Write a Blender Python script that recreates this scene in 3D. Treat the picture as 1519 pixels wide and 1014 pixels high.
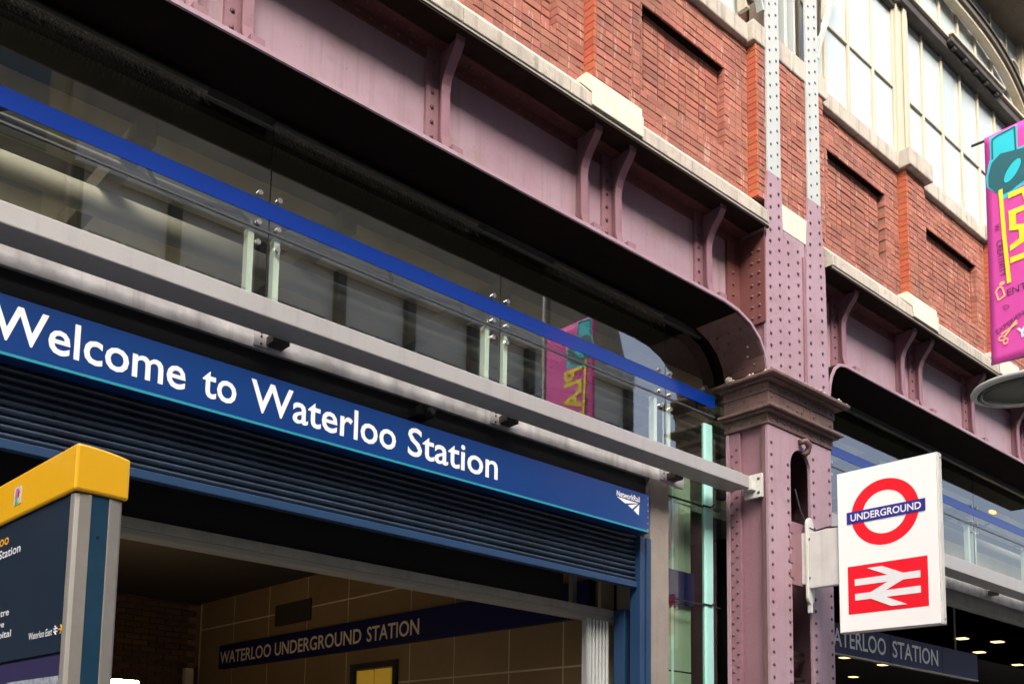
import bpy, bmesh, math, random
from mathutils import Vector, Matrix
random.seed(7)
for o in list(bpy.data.objects): bpy.data.objects.remove(o)
S = bpy.context.scene; COL = S.collection
R = math.radians
# ------------------------------------------------------------------ camera, sky, sun, exposure
cd = bpy.data.cameras.new('camera'); cam = bpy.data.objects.new('camera', cd); COL.objects.link(cam)
cd.sensor_width = 36; cd.sensor_fit = 'HORIZONTAL'; cd.lens = 34.63
cd.shift_x = 0.11998; cd.shift_y = 0.31576; cd.clip_start = .05; cd.clip_end = 500
cx, cy, cz = (0.78976627,-0.61268684,0.02973336), (-0.09187949,-0.07023076,0.99329039), (-0.60648775,-0.78719914,-0.11175924)
cam.matrix_world = Matrix(((cx[0],cy[0],cz[0],0),(cx[1],cy[1],cz[1],-4.45),(cx[2],cy[2],cz[2],1.6),(0,0,0,1)))
S.camera = cam
SUN_EL, SUN_AZ = R(42), R(210)          # azimuth measured from +Y clockwise: sun in front of the facade, a little left
w = bpy.data.worlds.new('World'); S.world = w; w.use_nodes = True
nt = w.node_tree; sky = nt.nodes.new('ShaderNodeTexSky'); sky.sky_type = 'NISHITA'; sky.sun_disc = False
sky.sun_elevation = SUN_EL; sky.sun_rotation = SUN_AZ; sky.air_density = 1.0; sky.dust_density = 9.0; sky.ozone_density = 1.0
nt.links.new(sky.outputs[0], nt.nodes['Background'].inputs[0]); nt.nodes['Background'].inputs[1].default_value = 0.15
sl = bpy.data.lights.new('sun', 'SUN'); sl.energy = 0.95; sl.angle = R(35); sl.color = (1, .975, .94)
so = bpy.data.objects.new('sun', sl); COL.objects.link(so)
sd = Vector((math.sin(SUN_AZ)*math.cos(SUN_EL), math.cos(SUN_AZ)*math.cos(SUN_EL), math.sin(SUN_EL)))
so.rotation_euler = sd.to_track_quat('Z', 'Y').to_euler(); so.location = sd*60
V = S.view_settings; V.view_transform = 'Standard'; V.look = 'None'; V.exposure = 1.65; V.gamma = 1; V.use_curve_mapping = False

# ------------------------------------------------------------------ materials
def lin(c):
    f = lambda v: v/12.92 if v <= .04045 else ((v+.055)/1.055)**2.4
    return tuple(f(v/255) for v in c)
def mat(name, col, rough=.6, metal=0, var=0, var_col=None, scale=3, streak=0, streak_col=None, bump=0, bscale=60, rnd=0, spec=.5, emit=0, coat=0, splotch=None, drip=None, rust=None):
    """procedural surface: base colour, blotchy variation, vertical rain streaks, fine relief, per-piece variation (linear colours)"""
    m = bpy.data.materials.new(name); m.use_nodes = True; t = m.node_tree; N = t.nodes; L = t.links
    b = N['Principled BSDF']; b.inputs['Roughness'].default_value = rough; b.inputs['Metallic'].default_value = metal
    b.inputs['Specular IOR Level'].default_value = spec; b.inputs['Coat Weight'].default_value = coat
    geo = N.new('ShaderNodeNewGeometry')
    rgb = N.new('ShaderNodeRGB'); rgb.outputs[0].default_value = (*col, 1); cur = rgb.outputs[0]
    def noise(sc, vec=None, det=4):
        n = N.new('ShaderNodeTexNoise'); n.inputs['Scale'].default_value = sc; n.inputs['Detail'].default_value = det
        n.inputs['Roughness'].default_value = .62
        L.new(vec or geo.outputs['Position'], n.inputs['Vector']); return n.outputs['Fac']
    def ramp(fac, a, b_):
        r = N.new('ShaderNodeMapRange'); r.inputs[1].default_value = a; r.inputs[2].default_value = b_; L.new(fac, r.inputs[0]); return r.outputs[0]
    def mul(f, k):
        r = N.new('ShaderNodeMath'); r.operation = 'MULTIPLY'; L.new(f, r.inputs[0]); r.inputs[1].default_value = k; return r.outputs[0]
    def mix(fac, c2):
        nonlocal cur
        x = N.new('ShaderNodeMix'); x.data_type = 'RGBA'; L.new(fac, x.inputs[0]); L.new(cur, x.inputs[6])
        x.inputs[7].default_value = (*c2, 1); cur = x.outputs[2]
    if var: mix(mul(ramp(noise(scale), .35, .7), var), var_col or tuple(c*.5 for c in col))
    if streak:
        mp = N.new('ShaderNodeMapping'); mp.inputs['Scale'].default_value = (1, 1, .06); L.new(geo.outputs['Position'], mp.inputs[0])
        mix(mul(ramp(noise(14, mp.outputs[0]), .52, .75), streak), streak_col or tuple(c*.35 for c in col))
    if drip:
        mp = N.new('ShaderNodeMapping'); mp.inputs['Scale'].default_value = (1, 1, .12); L.new(geo.outputs['Position'], mp.inputs[0])
        mix(mul(ramp(noise(drip[0], mp.outputs[0], 3), drip[1], drip[1]+.05), drip[2]), drip[3])
    if rust: mix(mul(ramp(noise(rust[0], det=8), rust[1], rust[1]+.1), rust[2]), rust[3])
    if splotch: mix(mul(ramp(noise(splotch[0], det=6), splotch[1], splotch[1]+.06), splotch[2]), splotch[3])
    if rnd:
        oi = N.new('ShaderNodeObjectInfo'); ad = N.new('ShaderNodeMath'); ad.operation = 'ADD'
        L.new(oi.outputs['Random'], ad.inputs[0]); L.new(geo.outputs['Random Per Island'], ad.inputs[1])
        fr = N.new('ShaderNodeMath'); fr.operation = 'FRACT'; L.new(ad.outputs[0], fr.inputs[0])
        h = N.new('ShaderNodeHueSaturation'); L.new(cur, h.inputs['Color']); L.new(ramp2(t, fr.outputs[0], 1-rnd, 1+rnd*.8), h.inputs['Value'])
        f2 = N.new('ShaderNodeMath'); f2.operation = 'MULTIPLY'; L.new(fr.outputs[0], f2.inputs[0]); f2.inputs[1].default_value = 7.31
        f3 = N.new('ShaderNodeMath'); f3.operation = 'FRACT'; L.new(f2.outputs[0], f3.inputs[0])
        L.new(ramp2(t, f3.outputs[0], .493, .507), h.inputs['Hue']); cur = h.outputs[0]
    L.new(cur, b.inputs['Base Color'])
    if bump:
        bp = N.new('ShaderNodeBump'); bp.inputs['Strength'].default_value = bump; bp.inputs['Distance'].default_value = .01
        L.new(noise(bscale, det=3), bp.inputs['Height']); L.new(bp.outputs[0], b.inputs['Normal'])
        L.new(ramp2(t, noise(5), rough-.12, min(1, rough+.12)), b.inputs['Roughness'])
    if emit: b.inputs['Emission Color'].default_value = (*col, 1); b.inputs['Emission Strength'].default_value = emit
    return m
def ramp2(t, fac, lo, hi):
    r = t.nodes.new('ShaderNodeMapRange'); r.inputs[3].default_value = lo; r.inputs[4].default_value = hi; t.links.new(fac, r.inputs[0]); return r.outputs[0]
def glass(name, tint=(.62,.72,.64), ior=1.75, refl=(1,1,1), wav=.0):
    m = bpy.data.materials.new(name); m.use_nodes = True; t = m.node_tree; t.nodes.remove(t.nodes['Principled BSDF'])
    tr = t.nodes.new('ShaderNodeBsdfTransparent'); tr.inputs[0].default_value = (*tint, 1)
    gl = t.nodes.new('ShaderNodeBsdfGlossy'); gl.inputs['Roughness'].default_value = .015; gl.inputs[0].default_value = (*refl, 1)
    fr = t.nodes.new('ShaderNodeFresnel'); fr.inputs[0].default_value = ior
    if wav:
        n = t.nodes.new('ShaderNodeTexNoise'); n.inputs['Scale'].default_value = .9; g = t.nodes.new('ShaderNodeNewGeometry'); t.links.new(g.outputs['Position'], n.inputs['Vector'])
        n.inputs['Detail'].default_value = 1
        bp = t.nodes.new('ShaderNodeBump'); bp.inputs['Strength'].default_value = wav; bp.inputs['Distance'].default_value = .1
        t.links.new(n.outputs['Fac'], bp.inputs['Height']); t.links.new(bp.outputs[0], gl.inputs['Normal'])
    gb = t.nodes.new('ShaderNodeNewGeometry'); iv = t.nodes.new('ShaderNodeMath'); iv.operation = 'SUBTRACT'; iv.inputs[0].default_value = 1; t.links.new(gb.outputs['Backfacing'], iv.inputs[1])
    ml = t.nodes.new('ShaderNodeMath'); ml.operation = 'MULTIPLY'; t.links.new(fr.outputs[0], ml.inputs[0]); t.links.new(iv.outputs[0], ml.inputs[1])   # each sheet mirrors once, on its outer face
    mx = t.nodes.new('ShaderNodeMixShader'); t.links.new(ml.outputs[0], mx.inputs[0]); t.links.new(tr.outputs[0], mx.inputs[1]); t.links.new(gl.outputs[0], mx.inputs[2])
    t.links.new(mx.outputs[0], t.nodes['Material Output'].inputs[0]); return m
M = dict(
  purple = mat('mauve_paint', (.245,.13,.165), .5, var=.5, var_col=(.18,.085,.105), scale=1.9, streak=.55, streak_col=(.16,.10,.085), bump=.25, bscale=35, splotch=(30,.655,.6,(.12,.07,.06)), rust=(4,.57,.5,(.16,.09,.075))),
  purple_pale = mat('faded_mauve_paint', (.345,.245,.30), .55, var=.6, var_col=(.26,.145,.195), scale=1.7, streak=.6, streak_col=(.215,.155,.14), bump=.25, bscale=45, splotch=(26,.655,.6,(.16,.10,.09)), rust=(3.2,.57,.5,(.235,.165,.14))),
  purple_dark = mat('grimy_mauve_paint', (.17,.085,.085), .55, var=.6, var_col=(.07,.045,.035), scale=5, streak=.4, streak_col=(.05,.035,.03), bump=.3, bscale=40),
  rust_red = mat('red_oxide_paint', (.15,.05,.047), .6, var=.4, scale=4, bump=.2),
  capital = mat('sooty_brown_paint', (.15,.085,.075), .65, splotch=(20,.58,.75,(.035,.03,.028)), var=.7, var_col=(.055,.045,.04), scale=9, streak=.5, streak_col=(.04,.035,.03), bump=.5, bscale=70),
  soot_and_shade = mat('soot_and_shade_black', (.006,.0045,.004), .95, var=.4, var_col=(.016,.008,.006), scale=3, spec=.08),  # soot on the girder soffits, painted shade at the brick panel heads
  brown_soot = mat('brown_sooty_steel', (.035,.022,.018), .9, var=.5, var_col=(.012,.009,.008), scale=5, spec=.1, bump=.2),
  grey_strap = mat('pale_grey_paint', (.40,.445,.45), .5, var=.3, var_col=(.45,.47,.48), scale=2, streak=.2, bump=.1),
  rivet_dark = mat('dark_rivet_paint', (.10,.05,.06), .5),
  rivet_grey = mat('grey_rivet_paint', (.16,.17,.18), .5),
  brick = mat('red_brick', (.38,.14,.098), .9, var=.6, var_col=(.26,.10,.08), scale=2.5, streak=.5, streak_col=(.15,.07,.06), drip=(26,.61,.45,(.52,.40,.35)), rust=(1.1,.52,.45,(.17,.08,.065)), bump=.9, bscale=120, rnd=.22, splotch=(14,.69,.55,(.55,.40,.34))),
  brick_red = mat('orange_brick', (.41,.105,.048), .9, var=.4, var_col=(.42,.10,.045), scale=5, bump=.8, bscale=120, rnd=.12),
  mortar = mat('old_mortar', (.26,.135,.10), .95, var=.5, scale=6, bump=.4),
  stone = mat('weathered_portland_stone', (.47,.44,.385), .85, rust=(6,.58,.5,(.17,.16,.14)), var=.5, var_col=(.26,.24,.21), scale=5, streak=.7, streak_col=(.14,.13,.12), bump=.5, bscale=60, rnd=.08),
  stone_clean = mat('pale_cleaned_stone', (.66,.60,.51), .85, var=.3, var_col=(.45,.41,.35), scale=5, streak=.3, bump=.4, bscale=60),
  cornice_stone = mat('sooted_cornice_stone', (.17,.14,.105), .9, var=.6, var_col=(.08,.065,.05), scale=4, bump=.6, bscale=50, splotch=(18,.62,.6,(.3,.26,.2))),
  frosted = mat('frosted_pane', (.44,.52,.55), .25, rnd=.07, streak=.25, streak_col=(.33,.37,.38), var=.35, var_col=(.36,.42,.44), scale=1.2, spec=.6, splotch=(3,.66,.25,(.5,.53,.55))),
  cream = mat('cream_paint', (.47,.43,.34), .5, var=.4, var_col=(.42,.36,.28), scale=6, streak=.4, bump=.2),
  dark_iron = mat('blackened_iron', (.035,.03,.028), .6, var=.5, var_col=(.09,.075,.06), scale=6, bump=.3),
  aluminium = mat('brushed_grey_aluminium', (.40,.40,.405), .42, metal=.25, var=.35, var_col=(.36,.35,.34), scale=2, streak=.35, streak_col=(.24,.23,.22), bump=.1),
  fascia = mat('dirty_grey_fascia', (.46,.46,.47), .5, var=.8, var_col=(.15,.15,.155), scale=3.5, streak=.5, streak_col=(.1,.1,.1), bump=.15),
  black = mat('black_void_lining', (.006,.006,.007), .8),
  navy = mat('royal_blue_sign_enamel', (.002,.036,.18), .3, var=.3, var_col=(.002,.025,.12), scale=.9, coat=.15),
  cyan = mat('cyan_strip_paint', (.015,.24,.32), .4),
  white_letter = mat('white_vinyl', (.78,.80,.83), .5, var=.1, scale=4),
  slat = mat('navy_shutter_steel', (.034,.058,.10), .38, metal=.3, var=.6, var_col=(.02,.028,.045), scale=4, streak=.3, bump=.1, splotch=(45,.72,.8,(.35,.36,.38))),
  shutter_blue = mat('blue_powder_coat', (.013,.045,.115), .42, var=.3, scale=4, splotch=(40,.73,.8,(.4,.42,.45))),
  jamb = mat('taupe_render', (.26,.235,.215), .75, var=.35, scale=4, streak=.3, bump=.3),
  blue_film = mat('blue_glass_film', (.002,.035,.30), .2, spec=.4),
  glass = glass('station_glass', (.87,.90,.84), 2.7),
  glass_side = glass('green_glass', (.78,.88,.82), 1.6),
  fin = mat('glass_fin_edge', (.76,.86,.90), .25, spec=.7),
  teal = mat('pale_teal_glass_edge', (.34,.68,.65), .35, var=.25, scale=3),
  steel = mat('stainless_fitting', (.5,.5,.5), .3, metal=.9),
  concrete = mat('dull_concrete', (.30,.30,.27), .8, var=.5, scale=4, streak=.4, bump=.3),
  tile = mat('brown_wall_tile', (.27,.185,.095), .45, var=.35, var_col=(.15,.10,.05), scale=2, bump=.1, rnd=.08),
  pale_tile = mat('pale_grey_green_tile', (.42,.43,.36), .5, var=.4, scale=2, bump=.1),
  grout = mat('pale_grout', (.66,.55,.38), .9),
  int_brick = mat('dark_passage_brick', (.10,.055,.03), .9, var=.5, scale=6, bump=.5, rnd=.3),
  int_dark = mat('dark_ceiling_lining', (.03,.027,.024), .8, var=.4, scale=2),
  int_tan = mat('tan_soffit_lining', (.62,.55,.40), .8, var=.6, scale=1.2),
  sign_navy = mat('dark_navy_enamel', (.010,.012,.080), .5, spec=.15),
  sign_letter = mat('cream_enamel_letter', (.82,.72,.58), .5),
  gate = mat('pale_steel_gate', (.50,.54,.54), .4, metal=.3, var=.3, scale=6),
  yellow = mat('signal_yellow_paint', (.85,.46,.012), .33, coat=.3, var=.12, var_col=(.75,.36,.01), scale=8, splotch=(60,.77,.9,(.10,.06,.03))),
  totem_navy = mat('totem_midnight_enamel', (.018,.032,.055), .35, coat=.25, var=.3, var_col=(.012,.02,.035), scale=6),
  totem_blue = mat('totem_petrol_blue', (.009,.05,.095), .4, var=.3, scale=30, bump=.1),
  totem_silver = mat('totem_brushed_steel', (.40,.38,.34), .38, metal=.45, var=.2, scale=20, bump=.05),
  map_print = mat('pale_map_print', (.42,.46,.50), .5, var=.8, var_col=(.10,.12,.2), scale=60),
  totem_violet = mat('violet_map_header', (.035,.03,.09), .4),
  amber = mat('amber_vinyl', (.85,.42,.02), .5),
  white_panel = mat('white_sign_acrylic', (.90,.90,.90), .3, var=.05, scale=3),
  sign_edge = mat('pale_sign_casing', (.70,.70,.68), .4, var=.25, scale=6, streak=.4),
  red = mat('signal_red_vinyl', (.80,.006,.02), .4),
  ug_blue = mat('deep_blue_vinyl', (.02,.02,.26), .4),
  bracket = mat('off_white_bracket', (.58,.59,.57), .45, var=.25, scale=6, streak=.3),
  pink = mat('magenta_banner_cloth', (.72,.075,.43), .7, var=.15, scale=3, bump=.1, bscale=200),
  b_cyan = mat('cyan_banner_print', (.02,.60,.72), .7), b_teal = mat('dark_teal_banner_print', (.015,.13,.16), .7),
  b_yellow = mat('yellow_banner_print', (.90,.80,.03), .7), b_orange = mat('peach_banner_print', (.92,.55,.28), .7), b_ink = mat('dark_banner_ink', (.10,.02,.08), .7), b_white = mat('white_banner_print', (.85,.85,.85), .7),
  lamp_top = mat('grey_lamp_casing', (.42,.44,.43), .5, var=.3, scale=8), lamp_glass = mat('dark_green_lamp_lens', (.035,.055,.045), .2, var=.4, scale=12),
  pole = mat('dark_grey_post_paint', (.06,.065,.07), .45, var=.2),
  paving = mat('grey_paving', (.15,.147,.14), .85, var=.4, scale=1.5, bump=.3), kerb = mat('granite_kerb', (.25,.25,.25), .8, var=.3, scale=8),
  asphalt = mat('asphalt', (.05,.05,.052), .9, var=.3, bump=.5, bscale=150), ground = mat('ground', (.16,.155,.15), .9),
  opp_brown = mat('brown_brick_block', (.38,.30,.19), .9, var=.4, scale=.6), opp_pale = mat('pale_render_block', (.82,.79,.70), .85, var=.4, scale=.5),
  opp_roof = mat('brown_tiled_roof', (.36,.29,.18), .8, var=.5, scale=.7),
  opp_band = mat('ochre_band', (.42,.30,.15), .8), opp_glass = mat('dark_office_glass', (.05,.06,.065), .12), opp_frame = mat('dark_bay_pier', (.06,.05,.045), .7),
  lit = mat('warm_lamp_glow', (1,.66,.3), .5, emit=28), down = mat('downlight_glow', (1,.66,.30), .5, emit=.9), door_lit = mat('yellow_lit_panel', (.9,.55,.06), .5, emit=.05),
  orange_lit = mat('orange_indicator_glow', (1,.28,.03), .5, emit=2.0), sticker = mat('sticker_print', (.55,.55,.55), .5), st_pink = mat('sticker_pink', (.6,.12,.3), .5), st_green = mat('sticker_green', (.08,.45,.1), .5), st_ink = mat('sticker_ink', (.05,.04,.06), .5),
  bird = mat('weathered_plastic_spike', (.10,.095,.085), .5), ball = mat('cream_ceramic', (.75,.70,.6), .4),
  pipe = mat('dull_conduit', (.16,.155,.14), .5), wood_beam = mat('steel_rafter', (.10,.085,.065), .6),
  duct = mat('galvanised_duct', (.27,.26,.23), .7),
)
# ------------------------------------------------------------------ geometry helpers
class MB:
    def __init__(s): s.v = []; s.f = []; s.sm = False
    def add(s, vs, fs):
        k = len(s.v); s.v += [tuple(v) for v in vs]; s.f += [tuple(i+k for i in f) for f in fs]; return s
    def box(s, x0, x1, y0, y1, z0, z1):
        return s.add([(x,y,z) for x in (x0,x1) for y in (y0,y1) for z in (z0,z1)], [(0,1,3,2),(4,6,7,5),(0,4,5,1),(2,3,7,6),(0,2,6,4),(1,5,7,3)])
    def prism(s, poly, axis, a, b):
        n = len(poly)
        mk = {'X': lambda p,t: (t,p[0],p[1]), 'Y': lambda p,t: (p[0],t,p[1]), 'Z': lambda p,t: (p[0],p[1],t)}[axis]
        return s.add([mk(p,a) for p in poly]+[mk(p,b) for p in poly], [tuple(range(n)), tuple(range(2*n-1,n-1,-1))]+[(i,(i+1)%n,n+(i+1)%n,n+i) for i in range(n)])
    def strip(s, path, axis, a, b, th):
        """a plate of thickness th following an open 2D path, extruded a..b along axis"""
        P = [Vector(p) for p in path]; off = []
        for i, p in enumerate(P):
            d = (P[min(i+1,len(P)-1)]-P[max(i-1,0)]).normalized(); off.append(p+Vector((-d.y,d.x))*th)
        for i in range(len(P)-1): s.prism([P[i],P[i+1],off[i+1],off[i]], axis, a, b)
        return s
    def tube(s, pts, r, n=8, cap=True):
        P = [Vector(p) for p in pts]; k = len(s.v); rings = []
        for i, p in enumerate(P):
            d = (P[min(i+1,len(P)-1)]-P[max(i-1,0)]).normalized(); a = d.orthogonal().normalized() if i == 0 else (prev-d*prev.dot(d)).normalized(); prev = a
            b = d.cross(a); rr = r[i] if isinstance(r,(list,tuple)) else r
            s.v += [tuple(p+(a*math.cos(2*math.pi*j/n)+b*math.sin(2*math.pi*j/n))*rr) for j in range(n)]
        for i in range(len(P)-1):
            for j in range(n): s.f.append((k+i*n+j, k+i*n+(j+1)%n, k+(i+1)*n+(j+1)%n, k+(i+1)*n+j))
        if cap: s.f.append(tuple(k+j for j in range(n))[::-1]); s.f.append(tuple(k+(len(P)-1)*n+j for j in range(n)))
        return s
    def dome(s, c, nrm, r, h=.7, n=7):
        d = Vector(nrm); a = d.orthogonal().normalized(); b = d.cross(a); c = Vector(c); k = len(s.v)
        for rr, hh in ((1,0),(.85,.55),(.45,.92)):
            s.v += [tuple(c+(a*math.cos(2*math.pi*j/n)+b*math.sin(2*math.pi*j/n))*r*rr+d*r*h*hh) for j in range(n)]
        s.v.append(tuple(c+d*r*h))
        for i in range(2):
            for j in range(n): s.f.append((k+i*n+j, k+i*n+(j+1)%n, k+(i+1)*n+(j+1)%n, k+(i+1)*n+j))
        for j in range(n): s.f.append((k+2*n+j, k+2*n+(j+1)%n, k+3*n))
        return s
    def lathe(s, prof, c, n=40):
        k = len(s.v)
        for r, z in prof: s.v += [(c[0]+r*math.cos(2*math.pi*j/n), c[1]+r*math.sin(2*math.pi*j/n), c[2]+z) for j in range(n)]
        for i in range(len(prof)-1):
            for j in range(n): s.f.append((k+i*n+j, k+i*n+(j+1)%n, k+(i+1)*n+(j+1)%n, k+(i+1)*n+j))
        s.f.append(tuple(k+j for j in range(n))); s.f.append(tuple(k+(len(prof)-1)*n+j for j in range(n))); return s
    def mesh(s, name, off=(0,0,0), smooth=False):
        me = bpy.data.meshes.new(name); bm = bmesh.new(); vs = [bm.verts.new((v[0]-off[0],v[1]-off[1],v[2]-off[2])) for v in s.v]
        for f in s.f:
            try: bm.faces.new([vs[i] for i in f])
            except ValueError: pass
        bmesh.ops.recalc_face_normals(bm, faces=bm.faces); bm.to_mesh(me); bm.free()
        if smooth:
            for p in me.polygons: p.use_smooth = True
        return me
def root(o):
    while o.parent: o = o.parent
    return o
def tag(o, label, cat, group=None, kind=None):
    if label: o['label'] = label
    if cat: o['category'] = cat
    if group: o['group'] = group
    if kind: o['kind'] = kind
    return o
def thing(name, label, cat, loc, group=None, rz=0):
    o = bpy.data.objects.new(name, None); COL.objects.link(o); o.location = loc; o.rotation_euler = (0,0,rz); o.empty_display_size = .2
    return tag(o, label, cat, group)
def part(name, mb, m, parent=None, bevel=0, smooth=False, local=False, stuff=False, label=None):
    off = (0,0,0) if (local or parent is None) else root(parent).location
    me = mb.mesh(name, off, smooth); me.materials.append(M[m] if isinstance(m,str) else m)
    o = bpy.data.objects.new(name, me); COL.objects.link(o); o.parent = parent
    if bevel:
        b = o.modifiers.new('bevel','BEVEL'); b.width = bevel; b.segments = 2; b.limit_method = 'ANGLE'; b.angle_limit = R(40)
    if stuff: o['kind'] = 'stuff'
    if label: o['label'] = label
    return o
def inst(name, me, parent, loc, scale=(1,1,1)):
    o = bpy.data.objects.new(name, me); COL.objects.link(o); o.parent = parent
    r = root(parent).location; o.location = (loc[0]-r[0], loc[1]-r[1], loc[2]-r[2]); o.scale = scale; return o
def bx(*a): return MB().box(*a)
def text2d(txt, bold=0.0, shear=0):
    """flat lettering as (verts, faces) with cap height 1 and left edge at 0"""
    c = bpy.data.curves.new('txt','FONT'); c.body = txt; c.offset = bold; c.shear = shear; c.resolution_u = 3; c.fill_mode = 'FRONT'
    o = bpy.data.objects.new('txt', c); COL.objects.link(o); dg = bpy.context.evaluated_depsgraph_get(); dg.update()
    me = bpy.data.meshes.new_from_object(o.evaluated_get(dg))
    vs = [(v.co.x,v.co.y) for v in me.vertices]; fs = [tuple(p.vertices) for p in me.polygons]
    bpy.data.objects.remove(o); bpy.data.curves.remove(c); bpy.data.meshes.remove(me)
    x0 = min(v[0] for v in vs); x1 = max(v[0] for v in vs); return [(v[0]-x0, v[1]) for v in vs], fs, x1-x0
CAPH = None
def lettering(name, txt, org, u, v, width, cap, m, parent, bold=0.0, lift=.0, local=False, label=None):
    global CAPH
    if CAPH is None: q = text2d('H')[0]; CAPH = max(a[1] for a in q)
    vs, fs, w0 = text2d(txt, bold); u = Vector(u); v = Vector(v); n = u.cross(v); o = Vector(org)+n*lift
    kx = width/w0; ky = cap/CAPH
    mb = MB(); mb.v = [tuple(o+u*(a*kx)+v*(b*ky)) for a,b in vs]; mb.f = fs
    off = (0,0,0) if local else root(parent).location
    me = bpy.data.meshes.new(name); me.from_pydata([(p[0]-off[0],p[1]-off[1],p[2]-off[2]) for p in mb.v], [], fs); me.materials.append(M[m])
    ob = bpy.data.objects.new(name, me); COL.objects.link(ob); ob.parent = parent
    if label: ob['label'] = label
    return ob
def poly(pts, org, u, v, lift):
    """flat shape in the (u,v) frame, a hair thick"""
    u = Vector(u); v = Vector(v); n = u.cross(v); o = Vector(org); mb = MB(); k = len(pts)
    mb.v = [tuple(o+u*a+v*b+n*lift) for a,b in pts]+[tuple(o+u*a+v*b+n*(lift-.0015)) for a,b in pts]
    mb.f = [tuple(range(k))]+[(i,(i+1)%k,k+(i+1)%k,k+i) for i in range(k)]; return mb
def merge(*ms):
    r = MB()
    for m in ms: r.add(m.v, m.f)
    return r
def arc(cx_, cz_, r, a0, a1, n): return [(cx_+r*math.cos(R(a0+(a1-a0)*i/n)), cz_+r*math.sin(R(a0+(a1-a0)*i/n))) for i in range(n+1)]
# ------------------------------------------------------------------ ground
tag(part('ground', bx(-120,140,-120,120,-.6,-.02), 'ground'), None, None, kind='structure')
tag(part('road', bx(-60,80,-14,-5.7,-.2,-.004), 'asphalt'), None, None, kind='structure')
pv = part('pavement', bx(-60,80,-5.5,0,-.2,.1), 'paving'); pv['kind'] = 'structure'
kb = part('kerb', bx(-60,80,-5.7,-5.502,-.2,.11), 'kerb', bevel=.01); kb['kind'] = 'structure'
fl = part('hall_floor', bx(-6,26,.01,12,-.2,.098), 'paving'); fl['kind'] = 'structure'
pv2 = part('far_pavement', bx(-60,80,-18,-14.01,-.2,.1), 'paving'); pv2['kind'] = 'structure'
# ------------------------------------------------------------------ bricks
def chamfer_box(c=.06):
    mb = MB(); k = .04
    a = [(-.5,.5,-.5),(.5,.5,-.5),(.5,.5,.5),(-.5,.5,.5)]; b = [(-.5,-.46,-.5),(.5,-.46,-.5),(.5,-.46,.5),(-.5,-.46,.5)]
    d = [(-.5+k*.6,-.5,-.5+k*1.6),(.5-k*.6,-.5,-.5+k*1.6),(.5-k*.6,-.5,.5-k*1.6),(-.5+k*.6,-.5,.5-k*1.6)]
    mb.v = a+b+d; mb.f = [(0,1,2,3)]+[(i,(i+1)%4,4+(i+1)%4,4+i) for i in range(4)]+[(4+i,4+(i+1)%4,8+(i+1)%4,8+i) for i in range(4)]+[(8,9,10,11)]; return mb
BR = chamfer_box(); BRM = {}
for key in ('brick','brick_red'):
    BRM[key] = BR.mesh('brick'); BRM[key].materials.append(M[key])
def lay(x0, x1, z0, z1, yf, yb, key='brick', holes=(), bond=0):
    """Flemish bond courses over a rectangle facing -Y; returns (centre, size, key) for each brick"""
    out = []; ch = .062; j = .0065; n = int(round((z1-z0)/ch)); ch = (z1-z0)/n
    for i in range(n):
        za, zb = z0+i*ch, z0+(i+1)*ch; x = x0-(.185 if (i+bond) % 2 else 0); t = i % 2
        while x < x1:
            L = .186 if t == 0 else .093; a, b = max(x,x0), min(x+L,x1); t ^= 1; x += L
            if b-a < .03: continue
            segs = [(a,b)]
            for hx0,hx1,hz0,hz1 in holes:
                if zb > hz0+.01 and za < hz1-.01:
                    ns = []
                    for p,q in segs:
                        if q <= hx0 or p >= hx1: ns.append((p,q))
                        else:
                            if hx0-p > .02: ns.append((p,hx0))
                            if q-hx1 > .02: ns.append((hx1,q))
                    segs = ns
            for p,q in segs:
                pr = random.uniform(-.003,.003)
                out.append((((p+q)/2, (yf+pr+yb)/2, (za+zb)/2), (q-p-j, yb-yf-pr, zb-za-j), key))
    return out
EYE = Vector((0,-4.45,1.6))
def put_bricks(parent, blist, vis):
    """the 300 largest in view as parts, the rest joined"""
    blist.sort(key=lambda b: (0 if vis(b[0]) else 1, (Vector(b[0])-EYE).length))
    rest = {'brick': MB(), 'brick_red': MB()}
    for i, (c, s, key) in enumerate(blist):
        if i < 300: inst('brick', BRM[key], parent, c, s)
        else: rest[key].add([(c[0]+v[0]*s[0], c[1]+v[1]*s[1], c[2]+v[2]*s[2]) for v in BR.v], BR.f)
    for key, mb in rest.items():
        if mb.v: part('brickwork', mb, key, parent, stuff=True)
WY, PY, PAN = .10, .01, .165
ZB, ZT = 6.70, 8.11
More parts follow.
